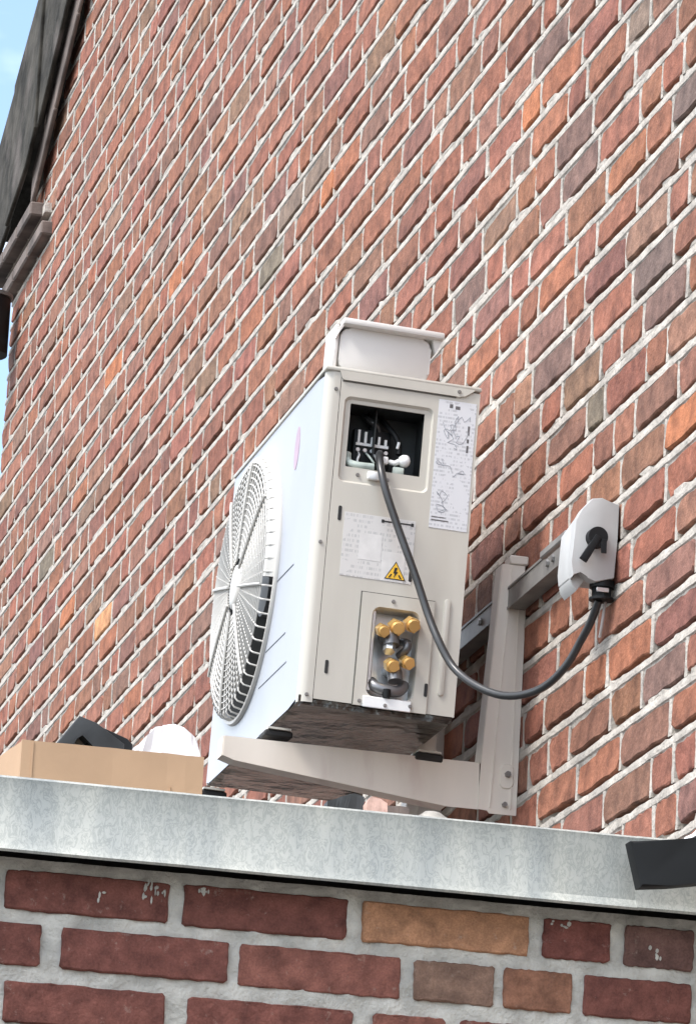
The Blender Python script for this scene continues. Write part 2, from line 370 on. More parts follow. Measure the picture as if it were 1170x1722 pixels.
def fill(a, b, r, below):
    """head joints strictly between a and b, mixing stretchers and headers in a wild bond"""
    out = []; y = a
    while True:
        rem = b - y
        if rem < .16: break
        if rem < .27 and rem > .17: break
        if rem < .36: out.append(y + rem * (.34 if r.random() < .5 else .66)); break
        opts = [.216, .108] if r.random() < .62 else [.108, .216]
        ok = None
        for o in opts:
            c = y + o + r.uniform(-.008, .008)
            if all(abs(c - q) > .035 for q in below): ok = c; break
        if ok is None: ok = y + .16 + r.uniform(-.03, .03)
        out.append(ok); y = ok
    return out
wall = thing('brick_wall', 'tall gable wall of red and brown bricks rising behind the outdoor unit', 'wall', (0, 9, 0))
rw = random.Random(5); bricks = []; below = []; heads = []
n0 = int((2.72 - Z0) / PITCH) - 1; n1 = int((6.6 - Z0) / PITCH)
for n in range(n0, n1):
    kn = KNOWN.get(n, [])
    end = YEND + rw.uniform(-.006, .006)
    js = [5.30 + rw.uniform(0, .1)] + kn + [end]
    full = [js[0]]
    for a, b in zip(js[:-1], js[1:]):
        full += fill(a, b, rw, below); full.append(b)
    below = full
    zc = Z0 + (n + .5) * PITCH
    heads += [(q, zc) for q in full[1:-1]]
    for a, b in zip(full[:-1], full[1:]):
        yc = (a + b) / 2
        if zc > gable(yc) - .02 or zc > zview(yc): continue
        w = (b - a) - .0100
        if b == end: w += .0115 / 2
        bricks.append([yc, zc, w])
camp = Vector((-1.83996, 0, 1.6)); RM = Matrix(R)
def proj(p):
    v = RM @ (Vector(p) - camp); return 585 + 8500 * v.x / v.z, 861 + 8500 * v.y / v.z, v.z
cand = []
for i, (yc, zc, w) in enumerate(bricks):
    px, py, d = proj((0, yc, zc))
    vis = -20 < px < 1190 and -20 < py < 1400
    if 560 < px < 760 and 700 < py: vis = False
    if px < 800 and py > 1240: vis = False
    if 400 < px < 560 and py > 900: vis = False
    if py > 1320 + .085 * px: vis = False
    cand.append((-(w * PITCH / d / d * (1.84 / d)) if vis else 1, i))
cand.sort(); big = {i for _, i in cand[:298]}
variants = []
for k in range(14):
    L = .205 if k < 9 else .097
    variants.append((L, *brick_data('brick', L, PITCH - JT, .0, random.Random(100 + k))))
allv = []; allf = []; tint = []
Hb = PITCH - JT
for i, (yc, zc, w) in enumerate(bricks):
    k = rw.randrange(9) if w > .15 else 9 + rw.randrange(5)
    L, me, V, F = variants[k]
    col = pick(rw)
    for ty, tz, tk in TONES:
        if abs(ty - yc) < w / 2 + .006 and abs(tz - zc) < PITCH / 2:
            col = list(PAL[tk])
    hj = rw.uniform(-.0016, .0016); proud = -.0022 + rw.uniform(-.0016, .0010); sz = 1 + rw.uniform(-.05, .04); rot = rw.uniform(-.008, .008)
    if i in big:
        o = bpy.data.objects.new('brick', me)
        if not me.materials: me.materials.append(M['brick'])
        COL.objects.link(o); o.parent = wall
        o.location = (proud, yc - 9, zc + hj); o.scale = (1, w / L, sz); o.rotation_euler = (rot, 0, 0); o.color = (*col, 1)
    else:
        b0 = len(allv); s = w / L
        for v in V: allv.append((v[0] + proud, v[1] * s + yc - 9, v[2] * sz + v[1] * rot + zc + hj))
        for f in F: allf.append([b0 + q for q in f])
        tint += [(*col, 1)] * len(V)
me = bpy.data.meshes.new('bricks_beyond'); me.from_pydata(allv, [], allf); me.update()
at = me.color_attributes.new('tint', 'FLOAT_COLOR', 'POINT'); at.data.foreach_set('color', [c for t in tint for c in t])
o = link('bricks_beyond', me, M['brick_far'], wall); o['kind'] = 'stuff'

# mortar: beds struck back under the brick above, nearly flush on the brick below
V = []; F = []
ys = []; y = 5.2
while y < YEND - .012: ys.append(y); y += .022
ys.append(YEND - .004)
prof = ((-.0012, -.0010), (.0010, -.0032), (.0060, -.0030), (.0132, -.0016), (.0137, .0160), (JT + .0010, .0260), (JT + .0040, .0060), (PITCH * .6, .0050))
zs = []
for n in range(n0 - 2, n1 + 2):
    for dz, x in prof: zs.append((Z0 + n * PITCH - JT / 2 + dz, x, dz))
def mw(y, z, x, dz):
    nv = noise.noise(Vector((y * 9, z * 30, 1.3))); nf = noise.noise(Vector((y * 45, z * 90, 7.7)))
    zz = z
    if dz in (.0132, .0137): zz += .0035 * nf + .0015 * nv
    if dz in (.0010, -.0012): zz += .0020 * nf
    xx = x + .0006 * nv + .0008 * nf
    if dz in (.0137,) or abs(dz - JT - .001) < 1e-6:
        xx -= .030 * min(1, max(0, nv * 2.6 + .05))      # here and there the bed is filled right up
        xx = max(xx, -.0016)
    return xx, zz
cut = {}
for j, (z, x, dz) in enumerate(zs):
    for i, y in enumerate(ys):
        xx, zz = mw(y, z, x, dz); V.append((xx, y - 9, zz))
NY = len(ys)
for j in range(len(zs) - 1):
    for i in range(NY - 1):
        zc = zs[j][0]
        if zc > gable(ys[i]) + .0 or zc > zview(ys[i]) + .1: continue
        F.append((j * NY + i, j * NY + i + 1, (j + 1) * NY + i + 1, (j + 1) * NY + i))
for (hy, hz) in heads:         # upright joints, filled flush with the brick faces
    if hz > gable(hy) - .03 or hz > zview(hy): continue
    ww = .0056 + rw.uniform(-.0012, .0016); sk = rw.uniform(-.0015, .0015); xf = -.0026 + rw.uniform(-.0008, .0008); b0 = len(V)
    for q in range(5):
        z = hz + (q / 4 - .5) * (PITCH - JT + .010); y = hy + sk * (q - 2) / 2; a = ww * (1 + rw.uniform(-.18, .18)); e = xf + rw.uniform(-.0004, .0004)
        for dy, xx in ((-a, .010), (-a * .85, e + .0008), (a * .85, e), (a, .010)): V.append((xx, y + dy - 9, z))
    for q in range(4):
        for k in range(3): F.append((b0 + q * 4 + k, b0 + q * 4 + k + 1, b0 + (q + 1) * 4 + k + 1, b0 + (q + 1) * 4 + k))
me = bpy.data.meshes.new('mortar'); me.from_pydata(V, [], F); me.update()
link('mortar', me, M['mortar'], wall)
# body of the wall behind and around the pointed part
bm = bmesh.new()
prism_yz(bm, [(-7, 0), (YEND - 9 - .012, 0), (YEND - 9 - .012, 5.55), (3.1, 5.73), (2.67, 6.0), (-1, 8.7), (-7, 4.6)], .018, .30)
obj('wall_core', bm, M['mortar'], wall)

# ------------------------------------------------------------------ roof verge and corbels at the far corner
verge = thing('roof_verge', 'dark mouldy roof verge boards running up the gable at the upper left', 'roof edge', (0, 12, 5.6))
def pv(name, pts, x0, x1, mt, extra=None):
    bm = bmesh.new(); prism_yz(bm, [(a - 12, b - 5.6) for a, b in pts], x0, x1)
    es = list(bm.edges)
    bmesh.ops.bevel(bm, geom=es, offset=.0025, segments=1, affect='EDGES')
    return obj(name, bm, mt, verge)
def along(y): return 6.157 - .413 * (y - 12.114) + .005
segs = [(10.6, 11.46), (11.463, 12.02), (12.024, 12.42), (12.424, 13.0)]
for k, (a, b) in enumerate(segs):     # lengths of bargeboard, each a little out of line
    dz = (0, .012, -.008, .0)[k]; dx = (0, .004, -.003, .002)[k]
    lo = lambda y: 5.999 - .614 * (y - 11.671) if y < 12.137 else 5.713 - .26 * (y - 12.137)
    lowb = [(b, lo(b)), (a, lo(a))]
    if a < 12.137 < b: lowb = [(b, lo(b)), (12.137, 5.713), (a, lo(a))]
    pv('bargeboard', [(a, along(a) + dz), (b, along(b) + dz)] + lowb, -.056 + dx, -.044 + dx, M['mould'])
for k, (a, b) in enumerate([(10.4, 11.2), (11.204, 11.63), (11.634, 11.90), (11.904, 12.19)]):
    up = lambda y: 6.015 - .605 * (y - 11.708); lw = lambda y: 5.975 - .585 * (y - 11.594)
    pv('moulding_strip', [(a, up(a)), (b, up(b)), (b, lw(b)), (a, lw(a))], -.030, -.022 + .001 * k, M['strip'])
pv('roof_slab', [(9.6, along(9.6) + .003), (12.95, along(12.95) + .003), (12.95, along(12.95) - .05), (9.6, along(9.6) - .05)], -.042, .6, M['mould'])
# stepped brick corbels
for (x0, pts) in ((-.052, ((12.04, 12.25), (12.255, 12.47), (12.475, 12.70))), (-.030, ((11.98, 12.19), (12.195, 12.41), (12.415, 12.60)))):
    z = 5.576 if x0 < -.04 else 5.510
    for a, b in pts:
        bm = bmesh.new(); bx(bm, x0, .03, a - 12, b - 12 - .004, z - 5.6 - .020, z - 5.6 + .016, .004, 1); o = obj('corbel_brick', bm, M['strip'], verge)
bm = bmesh.new(); bx(bm, -.02, .03, .0, .6, -.045, -.02); bx(bm, .0, .03, .1, .6, -.12, -.10); obj('corbel_mortar', bm, M['mortar'], verge)

gut = thing('gutter_end', 'dark gutter end poking past the far corner of the gable wall', 'gutter', (-.03, 12.46, 5.32))
bm = bmesh.new(); cyl(bm, (-.055, .0, -.02), (-.055, .0, .13), .062, n=20)
obj('gutter_body', bm, M['dark'], gut, 40)
bm = bmesh.new(); cyl(bm, (-.055, .0, .132), (-.055, .0, .142), .067, n=20); obj('gutter_rim', bm, M['rail'], gut, 40)

# ------------------------------------------------------------------ front extension: brick wall, zinc fascia, flat roof
ext = thing('low_extension', 'low brick extension with a zinc roof edge across the bottom', 'building', (-.6, 5.45, 0))
EX, EY = -.6, 5.45
rows = {2.6105: [(-1.245, -1.02, 'r'), (-1.005, -.821, 'R'), (-.804, -.617, 'R'), (-.600, -.407, 'T'), (-.390, -.311, 'W'), (-.294, -.213, 'P'), (-.198, -.005, 'R')],
        2.5495: [(-1.17, -.962, 'R'), (-.9385, -.7505, 'R'), (-.7375, -.553, 'Q'), (-.5375, -.445, 'K'), (-.4335, -.354, 'N'), (-.3395, -.2135, 'R'), (-.197, -.005, 'Q')],
        2.4855: [(-1.2, -1.012, 'Q'), (-.998, -.8185, 'R'), (-.7925, -.605, 'R'), (-.582, -.4985, 'Q'), (-.482, -.40, 'R'), (-.384, -.2, 'Q'), (-.185, -.005, 'R')]}
PB = {'R': (.190, .076, .062), 'Q': (.225, .095, .075), 'T': (.40, .215, .125), 'W': (.185, .070, .058), 'P': (.150, .085, .074), 'K': (.225, .145, .110), 'N': (.29, .145, .095), 'r': (.17, .06, .045)}
rb = random.Random(21)
for kz in range(4, 12):
    z = 2.6105 - .0622 * (kz - 1)
    x = -1.25 + rb.uniform(0, .1); rr = []
    while x < -.05:
        w = rb.choice((.19, .19, .085)); rr.append((x, min(x + w, -.005), rb.choice('RRQQTKW'))); x += w + .017
    rows[z] = rr
near_i = 0
for zc, rr in rows.items():
    for (a, b, k) in rr:
        L = b - a; H = .0455 + rb.uniform(-.001, .0015)
        me, V_, F_ = brick_data('brick', L, H, 0, random.Random(900 + near_i), seg=6, rough=.0008, cham=.0018); near_i += 1
        me.materials.append(M['brick_near'])
        me.polygons.foreach_set('use_smooth', [False] + [True] * (len(me.polygons) - 1))
        o = bpy.data.objects.new('brick', me); COL.objects.link(o); o.parent = ext
        o.rotation_euler = (0, rb.uniform(-.006, .006), PI / 2)       # face -x turned to face -y
        o.location = ((a + b) / 2 - EX, -.001 + rb.uniform(-.002, .0015), zc)
        c = PB[k]; f = rb.uniform(.9, 1.1); o.color = (c[0] * f, c[1] * f, c[2] * f, 1)
# lime splashes on the top row of bricks
rsp = random.Random(8)
for cx_, cz_, n_, sx_, sz_ in ((-.838, 2.621, 16, .013, .012), (-.781, 2.628, 7, .007, .003), (-.895, 2.612, 3, .006, .008), (-.372, 2.626, 6, .012, .004), (-.255, 2.604, 5, .012, .006)):
    bm = bmesh.new()
    for _ in range(n_):
        g_ = bmesh.ops.create_icosphere(bm, subdivisions=1, radius=1)
        u = cx_ + rsp.uniform(-1, 1) * sx_ - EX; w_ = cz_ + rsp.uniform(-1, 1) * sz_; a = rsp.uniform(.0006, .0022); b_ = rsp.uniform(.0012, .0050)
        for v in g_['verts']: v.co = Vector((u + v.co.x * a * 1.3, -.0018 + v.co.y * .0009, w_ + v.co.z * b_))
    obj('lime_splash', bm, M['mortar_near'], ext)
# displaced mortar sheet
V = []; F = []; xs = [-1.27 + .0045 * i for i in range(int(1.27 / .0045) + 1)]; zz_ = [2.07 + .0045 * i for i in range(int(.577 / .0045) + 1)]
for z in zz_:
    for x in xs:
        nv = noise.noise(Vector((x * 38, 3.1, z * 60))); nf = noise.noise(Vector((x * 150, 9.1, z * 150)))
        V.append((x - EX,   .0034 - .0036 * nv - .0018 * nf, z))
NX = len(xs)
for j in range(len(zz_) - 1):
    for i in range(NX - 1): F.append((j * NX + i, j * NX + i + 1, (j + 1) * NX + i + 1, (j + 1) * NX + i))
me = bpy.data.meshes.new('mortar'); me.from_pydata(V, [], F); me.polygons.foreach_set('use_smooth', [True] * len(F)); me.update()
link('mortar', me, M['mortar_near'], ext)
box('wall_core', M['mortar_near'], ext, -1.75, .598, .012, 3.9, 0, 2.643)
box('roof_timber', M['felt'], ext, -1.75, .598, .075, 3.9, 2.6435, 2.69)
# zinc: face, bottom drip, rolled top
def zinc_piece(x0, x1, off):
    bm = bmesh.new()
    pr = [(.02, 2.700), (-.045, 2.702), (-.050, 2.704), (-.0508, 2.697), (-.0500, 2.640), (-.0540, 2.6335), (-.0520, 2.6300), (-.0440, 2.6335), (-.0450, 2.694), (.02, 2.694)]
    pr = []
    top = 2.7245; bot = 2.6430
    pr = [(.30, top - .012), (-.040, top - .002), (-.047, top + .0025), (-.0520, top - .0005), (-.0505, top - .006), (-.0500, bot + .010), (-.0560, bot + .001), (-.0535, bot - .0015), (-.0470, bot + .008), (-.0470, top - .010), (.30, top - .018)]
    n = len(pr); NXs = max(2, int((x1 - x0) / .03)); prev = None
    for i in range(NXs + 1):
        x = x0 + (x1 - x0) * i / NXs
        ring = []
        for k, (y, z) in enumerate(pr):
            w = .0012 * noise.noise(Vector((x * 7, k * .4, off))) if k < 9 else 0
            ring.append(bm.verts.new((x, y + w, z + w * .6)))
        if prev:
            for k in range(n): bm.faces.new((prev[k], prev[(k + 1) % n], ring[(k + 1) % n], ring[k]))
        else: bm.faces.new(ring[::-1])
        prev = ring
    bm.faces.new(prev)
    return obj('zinc_fascia', bm, M['zinc'], ext, 35)
zinc_piece(-1.75, .3055, 1.0)
z2 = zinc_piece(.302, .598, 5.0); z2.location.y = -.0016; z2['label'] = 'short overlapping length of zinc at the right end'
box('flat_roof', M['felt'], ext, -1.75, .598, .01, 3.9, 2.691, 2.704)

# ------------------------------------------------------------------ wall bracket
br = thing('wall_bracket', 'cream painted steel wall bracket carrying the outdoor unit', 'bracket', (0, 7.1, 3.1))
BX, BY, BZ = 0, 7.1, 3.1
def bracket(y0):
    y = y0 - BY
    arm = [(-.4465, .0698), (-.4474, .0404), (-.430, .0345), (-.110, -.0035), (-.060, -.0035), (-.062, .0665)]
    bm = bmesh.new(); prism_xz(bm, arm, y, y + .0022)
    prism_xz(bm, [(-.4474, .0404), (-.430, .0343), (-.110, -.0037), (-.110, -.0017), (-.430, .0363), (-.4474, .0424)], y + .0024, y + .036)
    prism_xz(bm, [(-.4465, .0698), (-.4465, .0678), (-.062, .0645), (-.062, .0665)], y + .0024, y + .036)
    prism_xz(bm, [(-.4485, .0698), (-.4465, .0698), (-.4474, .0404), (-.4494, .0404)], y + .0024, y + .036)
    obj('arm', bm, M['bracket'], br)
    bm = bmesh.new()
    prism_xz(bm, [(-.0600, .0665), (-.062, -.0035), (-.048, -.0045), (-.044, -.0085), (-.0035, -.0085), (-.0022, .32), (-.0060, .338), (-.0060, .372), (-.040, .372)], y - .0030, y - .0004)
    prism_xz(bm, [(-.0605, .067), (-.0585, .067), (-.0390, .372), (-.0410, .372)], y, y + .036)
    prism_xz(bm, [(-.0455, .0), (-.0440, .0), (-.0245, .365), (-.0262, .365)], y - .0050, y - .0030)
    prism_xz(bm, [(-.0140, .0), (-.0120, .0), (-.0120, .330), (-.0140, .330)], y - .0046, y - .0030)
    obj('post', bm, M['bracket'], br)
    bm = bmesh.new(); bx(bm, -.030, -.001, y - .006, y + .030, .3725, .3865, .002, 1); obj('hook_tab', bm, M['bracket'], br, 40)
    bm = bmesh.new()
    rings_xz(bm, [(rrect(-.0315, -.0095, .030, .068, .009), y - .0030), (rrect(-.0300, -.0110, .0315, .0665, .008), y - .0052)])
    vs = [v for v in bm.verts if abs(v.co.y - (y - .0052)) < 1e-5]; bm.faces.new(vs); obj('slot_plate', bm, M['bracket'], br)
    for bxx, bz, r in ((-.0195, .052, .0052), (-.0225, .006, .0042)):
        bm = bmesh.new(); cyl(bm, (bxx, y - .0045, bz), (bxx, y - .011, bz), r, r * .85, n=6); obj('bolt', bm, M['screw'], br)
bracket(7.09); bracket(7.56)
bm = bmesh.new()
y0, y1 = 6.800 - BY, 7.80 - BY
bx(bm, -.0300, -.0285, y0, y1, .3040, .3360); bx(bm, -.0283, -.004, y0, y1, .3345, .3360); bx(bm, -.0283, -.004, y0, y1, .3040, .3055)
bx(bm, -.0315, -.0301, y0, y1, .3335, .3372); bx(bm, -.0315, -.0301, y0, y1, .3028, .3062)
obj('rail', bm, M['rail'], br)
for yy in (6.83, 6.86, 7.25, 7.66):
    bm = bmesh.new(); cyl(bm, (-.0302, yy - BY, .320), (-.034, yy - BY, .320), .006, .005, n=6); obj('bolt', bm, M['screw'], br)

# ------------------------------------------------------------------ outdoor unit
UW, UH, UL = .2330, .5020, .655
ac = thing('outdoor_unit', 'cream air conditioner outdoor unit with open wiring hatch and round fan grille', 'air conditioner', (-.3686, 6.96, 3.2031))
ac.rotation_euler = (0, math.radians(2.05), 0)
# base pan
bm = bmesh.new(); bx(bm, .002, UW - .002, .003, UL - .003, .0005, .010)
bx(bm, .006, UW - .006, .004, .02, -.004, .0003)
obj('base_pan', bm, M['galv'], ac)
# side panel (faces the camera), built as bands with the two openings
A0, A1 = .348, .4885       # hatch band
bm = bmesh.new()
def rect_ring(u0, u1, v0, v1, n=6):
    """same point count and order as rrect, on a plain rectangle"""
    out = []
    for (cu, cv, a) in ((u1, v0, -90), (u1, v1, 0), (u0, v1, 90), (u0, v0, 180)):
        for i in range(n + 1): out.append((cu, cv))
    return out
def quad(u0, u1, v0, v1, y=0):
    bm.faces.new([bm.verts.new(p) for p in ((u0, y, v0), (u1, y, v0), (u1, y, v1), (u0, y, v1))])
def ring_face(outer_rect, rings):
    """outer rectangle to first ring by triangles/quads, then bridging"""
    u0, u1, v0, v1 = outer_rect
    pts, y = rings[0]
    vs = [bm.verts.new((x, y, z)) for x, z in pts]
    cs = [bm.verts.new((u1, y, v0)), bm.verts.new((u1, y, v1)), bm.verts.new((u0, y, v1)), bm.verts.new((u0, y, v0))]
    n = len(vs) // 4
    for c in range(4):
        grp = vs[c * n:(c + 1) * n]
        for i in range(n - 1): bm.faces.new((cs[c], grp[i], grp[i + 1]))
        nxt = vs[((c + 1) * n) % len(vs)]
        bm.faces.new((cs[c], grp[-1], nxt, cs[(c + 1) % 4]))
    prev = vs
    for pts, y in rings[1:]:
        cur = [bm.verts.new((x, y, z)) for x, z in pts]; N_ = len(cur)
        for i in range(N_): bm.faces.new((prev[i], prev[(i + 1) % N_], cur[(i + 1) % N_], cur[i]))
        prev = cur
S0, S1 = .0225, .2330
ring_face((S0, S1, .325, UH - .004), [(rrect(.0300, .1655, .3345, .4655, .010), 0), (rrect(.0330, .1630, .3385, .4620, .008), .0050),
          (rrect(.0405, .1530, .3600, .4565, .0015), .0050), (rrect(.0405, .1530, .3600, .4565, .0015), .0080)])
quad(S0, S1, .1755, .325)
ring_face((S0, S1, .006, .1755), [(rrect(.094, .172, .014, .158, .012), 0), (rrect(.0945, .1715, .0145, .1575, .012), .012)])
# back edge and return
bm.faces.new([bm.verts.new(p) for p in ((UW, 0, .006), (UW, UL, .006), (UW, UL, UH - .004), (UW, 0, UH - .004))])
obj('side_panel', bm, M['cabinet'], ac)
# hatch interior
bm = bmesh.new()
for f in (((.036, .0085, .355), (.158, .0085, .355), (.158, .075, .355), (.036, .075, .355)),
          ((.036, .0085, .460), (.036, .075, .460), (.158, .075, .460), (.158, .0085, .460)),
          ((.036, .0085, .355), (.036, .075, .355), (.036, .075, .460), (.036, .0085, .460)),
          ((.158, .0085, .355), (.158, .0085, .460), (.158, .075, .460), (.158, .075, .355)),
          ((.036, .075, .355), (.158, .075, .355), (.158, .075, .460), (.036, .075, .460))):
    bm.faces.new([bm.verts.new(p) for p in f])
hatch = obj('hatch_inside', bm, M['void'], ac)
bm = bmesh.new(); bx(bm, .058, .114, .045, .062, .372, .432, .002); obj('terminal_block', bm, M['dark'], ac, 40)
bm = bmesh.new()
bx(bm, .0610, .1100, .0405, .0445, .4055, .4095)
for k in range(5):
    u = .0630 + .0102 * k; bx(bm, u, u + .0035, .040, .0445, .4098, .4098 + (.019, .017, .010, .012, .009)[k])
obj('terminal_marker', bm, M['white'], ac)
for k in range(5):
    u = .0645 + .0106 * k
    bm = bmesh.new(); cyl(bm, (u, .0445, .3985), (u, .0395, .3985), .0030, n=10); obj('terminal_screw', bm, M['steel'], ac, 40)
wires = [((.066, .044, .395), (.064, .025, .385), (.062, .02, .372), (.085, .018, .366)), ((.078, .044, .395), (.078, .024, .386), (.086, .018, .374)),
         ((.088, .044, .394), (.088, .026, .388), (.089, .016, .378)), ((.100, .044, .394), (.100, .025, .386), (.094, .016, .376))]
for k, p in enumerate(wires):
    bm = bmesh.new(); tube(bm, p, .0017, 8, 2); obj('wire', bm, (M['white'], M['clamp'], M['steel'], M['white'])[k], ac, 60)
bm = bmesh.new()
tube(bm, ((.046, .022, .384), (.046, .016, .372), (.052, .012, .3665), (.066, .010, .3650), (.084, .009, .3655)), .0058, 12, 2)
obj('cable_clamp', bm, M['clamp'], ac, 60)
bm = bmesh.new()
tube(bm, ((.112, .03, .383), (.118, .022, .380), (.1235, .018, .383)), .0042, 10, 2); obj('wire', bm, M['white'], ac, 60)
bm = bmesh.new(); bmesh.ops.create_icosphere(bm, subdivisions=2, radius=.0098)
for v in bm.verts:
    f = 1 + .18 * noise.noise(v.co * 160); v.co = Vector((v.co.x * f + .1315, v.co.y * f + .02, v.co.z * f + .3845))
obj('wire_connector', bm, M['white'], ac, 60)
bm = bmesh.new(); bx(bm, .096, .106, .012, .022, .374, .386, .0025); obj('wire_connector', bm, M['white'], ac, 40)
bm = bmesh.new(); bx(bm, .114, .131, .014, .020, .3605, .373, .002); obj('wire_connector', bm, M['clamp'], ac, 40)
bm = bmesh.new(); tube(bm, ((.100, .06, .455), (.108, .045, .44), (.118, .035, .425), (.124, .032, .410), (.124, .03, .396)), .0042, 10, 2); obj('wire', bm, M['dark'], ac, 60)
bm = bmesh.new(); cyl(bm, (.1205, .027, .404), (.1225, .027, .414), .0022, n=8); obj('wire_tip', bm, M['white'], ac, 40)
bm = bmesh.new(); tube(bm, ((.076, .065, .458), (.080, .05, .448), (.090, .045, .440), (.096, .05, .432)), .005, 10, 2); obj('wire', bm, M['cable'], ac, 60)
# lower lip of the hatch with clip and screws
bm = bmesh.new(); bx(bm, .0735, .0925, -.004, .0048, .3435, .3565, .003); obj('clip', bm, M['white'], ac, 40)
# front shell with rolled corner and round opening
FC = (.438, .268); FR = .208
def front_x(u): return 0
bm = bmesh.new()
# rolled corner between side and front
prev = None
for i in range(9):
    t = PI / 2 * i / 8; x = .014 - .014 * math.sin(t); y = .014 - .014 * math.cos(t)
    if i == 0: ring0 = [(S0 - .0006, -.0), (S0 - .0006, 0)]
    cur = [bm.verts.new((x, y, .0)), bm.verts.new((x, y, UH - .002))]
    if prev: bm.faces.new((prev[0], prev[1], cur[1], cur[0]))
    else:
        a = [bm.verts.new((S0 - .0008, 0, .0)), bm.verts.new((S0 - .0008, 0, UH - .002))]; bm.faces.new((a[0], a[1], cur[1], cur[0]))
        b = [bm.verts.new((S0 - .0008, .003, .0)), bm.verts.new((S0 - .0008, .003, UH - .002))]; bm.faces.new((b[0], b[1], a[1], a[0]))
    prev = cur
obj('corner_column', bm, M['cabinet'], ac, 60)
bm = bmesh.new()
NN = 96; Lq = []
outer = []
for i in range(NN):
    t = 2 * PI * (i + .5) / NN; c, s = math.cos(t), math.sin(t)
    # ray to rectangle [.0144,UL]x[0,UH-.002]
    ry = ((UL - FC[0]) / c if c > 0 else (.0144 - FC[0]) / c); rz = ((UH - .002 - FC[1]) / s if s > 0 else (0 - FC[1]) / s)
    rr = min(ry, rz); outer.append((FC[0] + rr * c, FC[1] + rr * s))
rings = [(outer, 0), ([(FC[0] + .214 * math.cos(2 * PI * (i + .5) / NN), FC[1] + .214 * math.sin(2 * PI * (i + .5) / NN)) for i in range(NN)], 0),
         ([(FC[0] + .205 * math.cos(2 * PI * (i + .5) / NN), FC[1] + .205 * math.sin(2 * PI * (i + .5) / NN)) for i in range(NN)], -.004),
         ([(FC[0] + .2035 * math.cos(2 * PI * (i + .5) / NN), FC[1] + .2035 * math.sin(2 * PI * (i + .5) / NN)) for i in range(NN)], .003)]
prev = None
for pts, x in rings:
    cur = [bm.verts.new((x, a, b)) for a, b in pts]
    if prev:
        for i in range(NN): bm.faces.new((prev[i], prev[(i + 1) % NN], cur[(i + 1) % NN], cur[i]))
    prev = cur
# corner triangles of the rectangle
for (ca, cb) in ((UL, UH - .002), (.0144, UH - .002), (.0144, 0), (UL, 0)):
    pass
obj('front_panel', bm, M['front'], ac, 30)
bm = bmesh.new()
bx(bm, .001, .03, UL - .003, UL, 0, UH - .002); bx(bm, .03, UW, UL - .003, UL, .01, UH - .004)
obj('end_panel', bm, M['cabinet'], ac)
bm = bmesh.new(); prev = None
for r, x in ((.2034, .0032), (.1990, .010), (.1980, .08), (.02, .082)):
    cur = [bm.verts.new((x, FC[0] + r * math.cos(2 * PI * i / 64), FC[1] + r * math.sin(2 * PI * i / 64))) for i in range(64)]
    if prev:
        for i in range(64): bm.faces.new((prev[i], prev[(i + 1) % 64], cur[(i + 1) % 64], cur[i]))
    prev = cur
obj('fan_shroud', bm, M['void'], ac, 60)
bm = bmesh.new(); prev = None
for i in range(33):
    t = math.radians(62 + (188 - 62) * i / 32); c, s_ = math.cos(t), math.sin(t); th = .0012
    cur = [bm.verts.new((x, FC[0] + r * c, FC[1] + r * s_)) for x, r in ((-.001, .2085), (-.0185, .2000), (-.0200, .1965), (-.0200, .1935), (-.001, .2065))]
    if prev:
        for k in range(5): bm.faces.new((prev[k], prev[(k + 1) % 5], cur[(k + 1) % 5], cur[k]))
    else: bm.faces.new(cur[::-1])
    prev = cur
bm.faces.new(prev)
obj('grille_lip', bm, M['grille'], ac, 40)
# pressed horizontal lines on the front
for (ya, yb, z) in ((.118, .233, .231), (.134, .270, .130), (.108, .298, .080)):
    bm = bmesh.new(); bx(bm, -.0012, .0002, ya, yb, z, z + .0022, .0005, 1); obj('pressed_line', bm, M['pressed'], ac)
bm = bmesh.new()
prism_yz(bm, [(.172 + .016 * math.cos(t), .425 + .034 * math.sin(t)) for t in [2 * PI * i / 20 for i in range(20)]], -.0007, .0002)
obj('brand_print', bm, M['pink'], ac)
# grille: dome of rings and ribs
def dome(r):
    q = min(1, r / .198)
    return -.018 - .007 * math.sqrt(max(0, 1 - q ** 2.2))
bm = bmesh.new()
N2 = 80
for i in range(N2):
    pass
def ring_mesh(r, x, w):
    bm = bmesh.new(); k = 6; first = None; prev = None; rings_ = []
    for i in range(72):
        t = 2 * PI * i / 72; c = Vector((0, math.cos(t), math.sin(t)))
        rings_.append([bm.verts.new(Vector((x, FC[0], FC[1])) + c * (r + w * math.cos(2 * PI * j / k)) + Vector((w * 1.1 * math.sin(2 * PI * j / k), 0, 0))) for j in range(k)])
    for i in range(72):
        a = rings_[i]; b = rings_[(i + 1) % 72]
        for j in range(k): bm.faces.new((a[j], a[(j + 1) % k], b[(j + 1) % k], b[j]))
    return bm
obj('grille_rim', ring_mesh(.2085, -.002, .0045), M['grille'], ac, 60)
for k in range(15):
    r = .052 + k * .0098
    obj('grille_ring', ring_mesh(r, dome(r), .0014), M['grille'], ac, 60)
bm = bmesh.new(); tube(bm, [(dome(r) + .0006, r, 0) for r in (.045, .08, .11, .14, .165, .183, .192)] + [(-.0197, .1975, 0), (-.016, .2020, 0), (-.001, .2055, 0)], .0015, 5)
bmesh.ops.recalc_face_normals(bm, faces=bm.faces)
rib = bpy.data.meshes.new('grille_rib'); bm.to_mesh(rib); bm.free(); rib.materials.append(M['grille'])
for k in range(60):
    o = bpy.data.objects.new('grille_rib', rib); COL.objects.link(o); o.parent = ac
    o.location = (0, FC[0], FC[1]); o.rotation_euler = (2 * PI * k / 60, 0, 0)
bm = bmesh.new()
prev = None
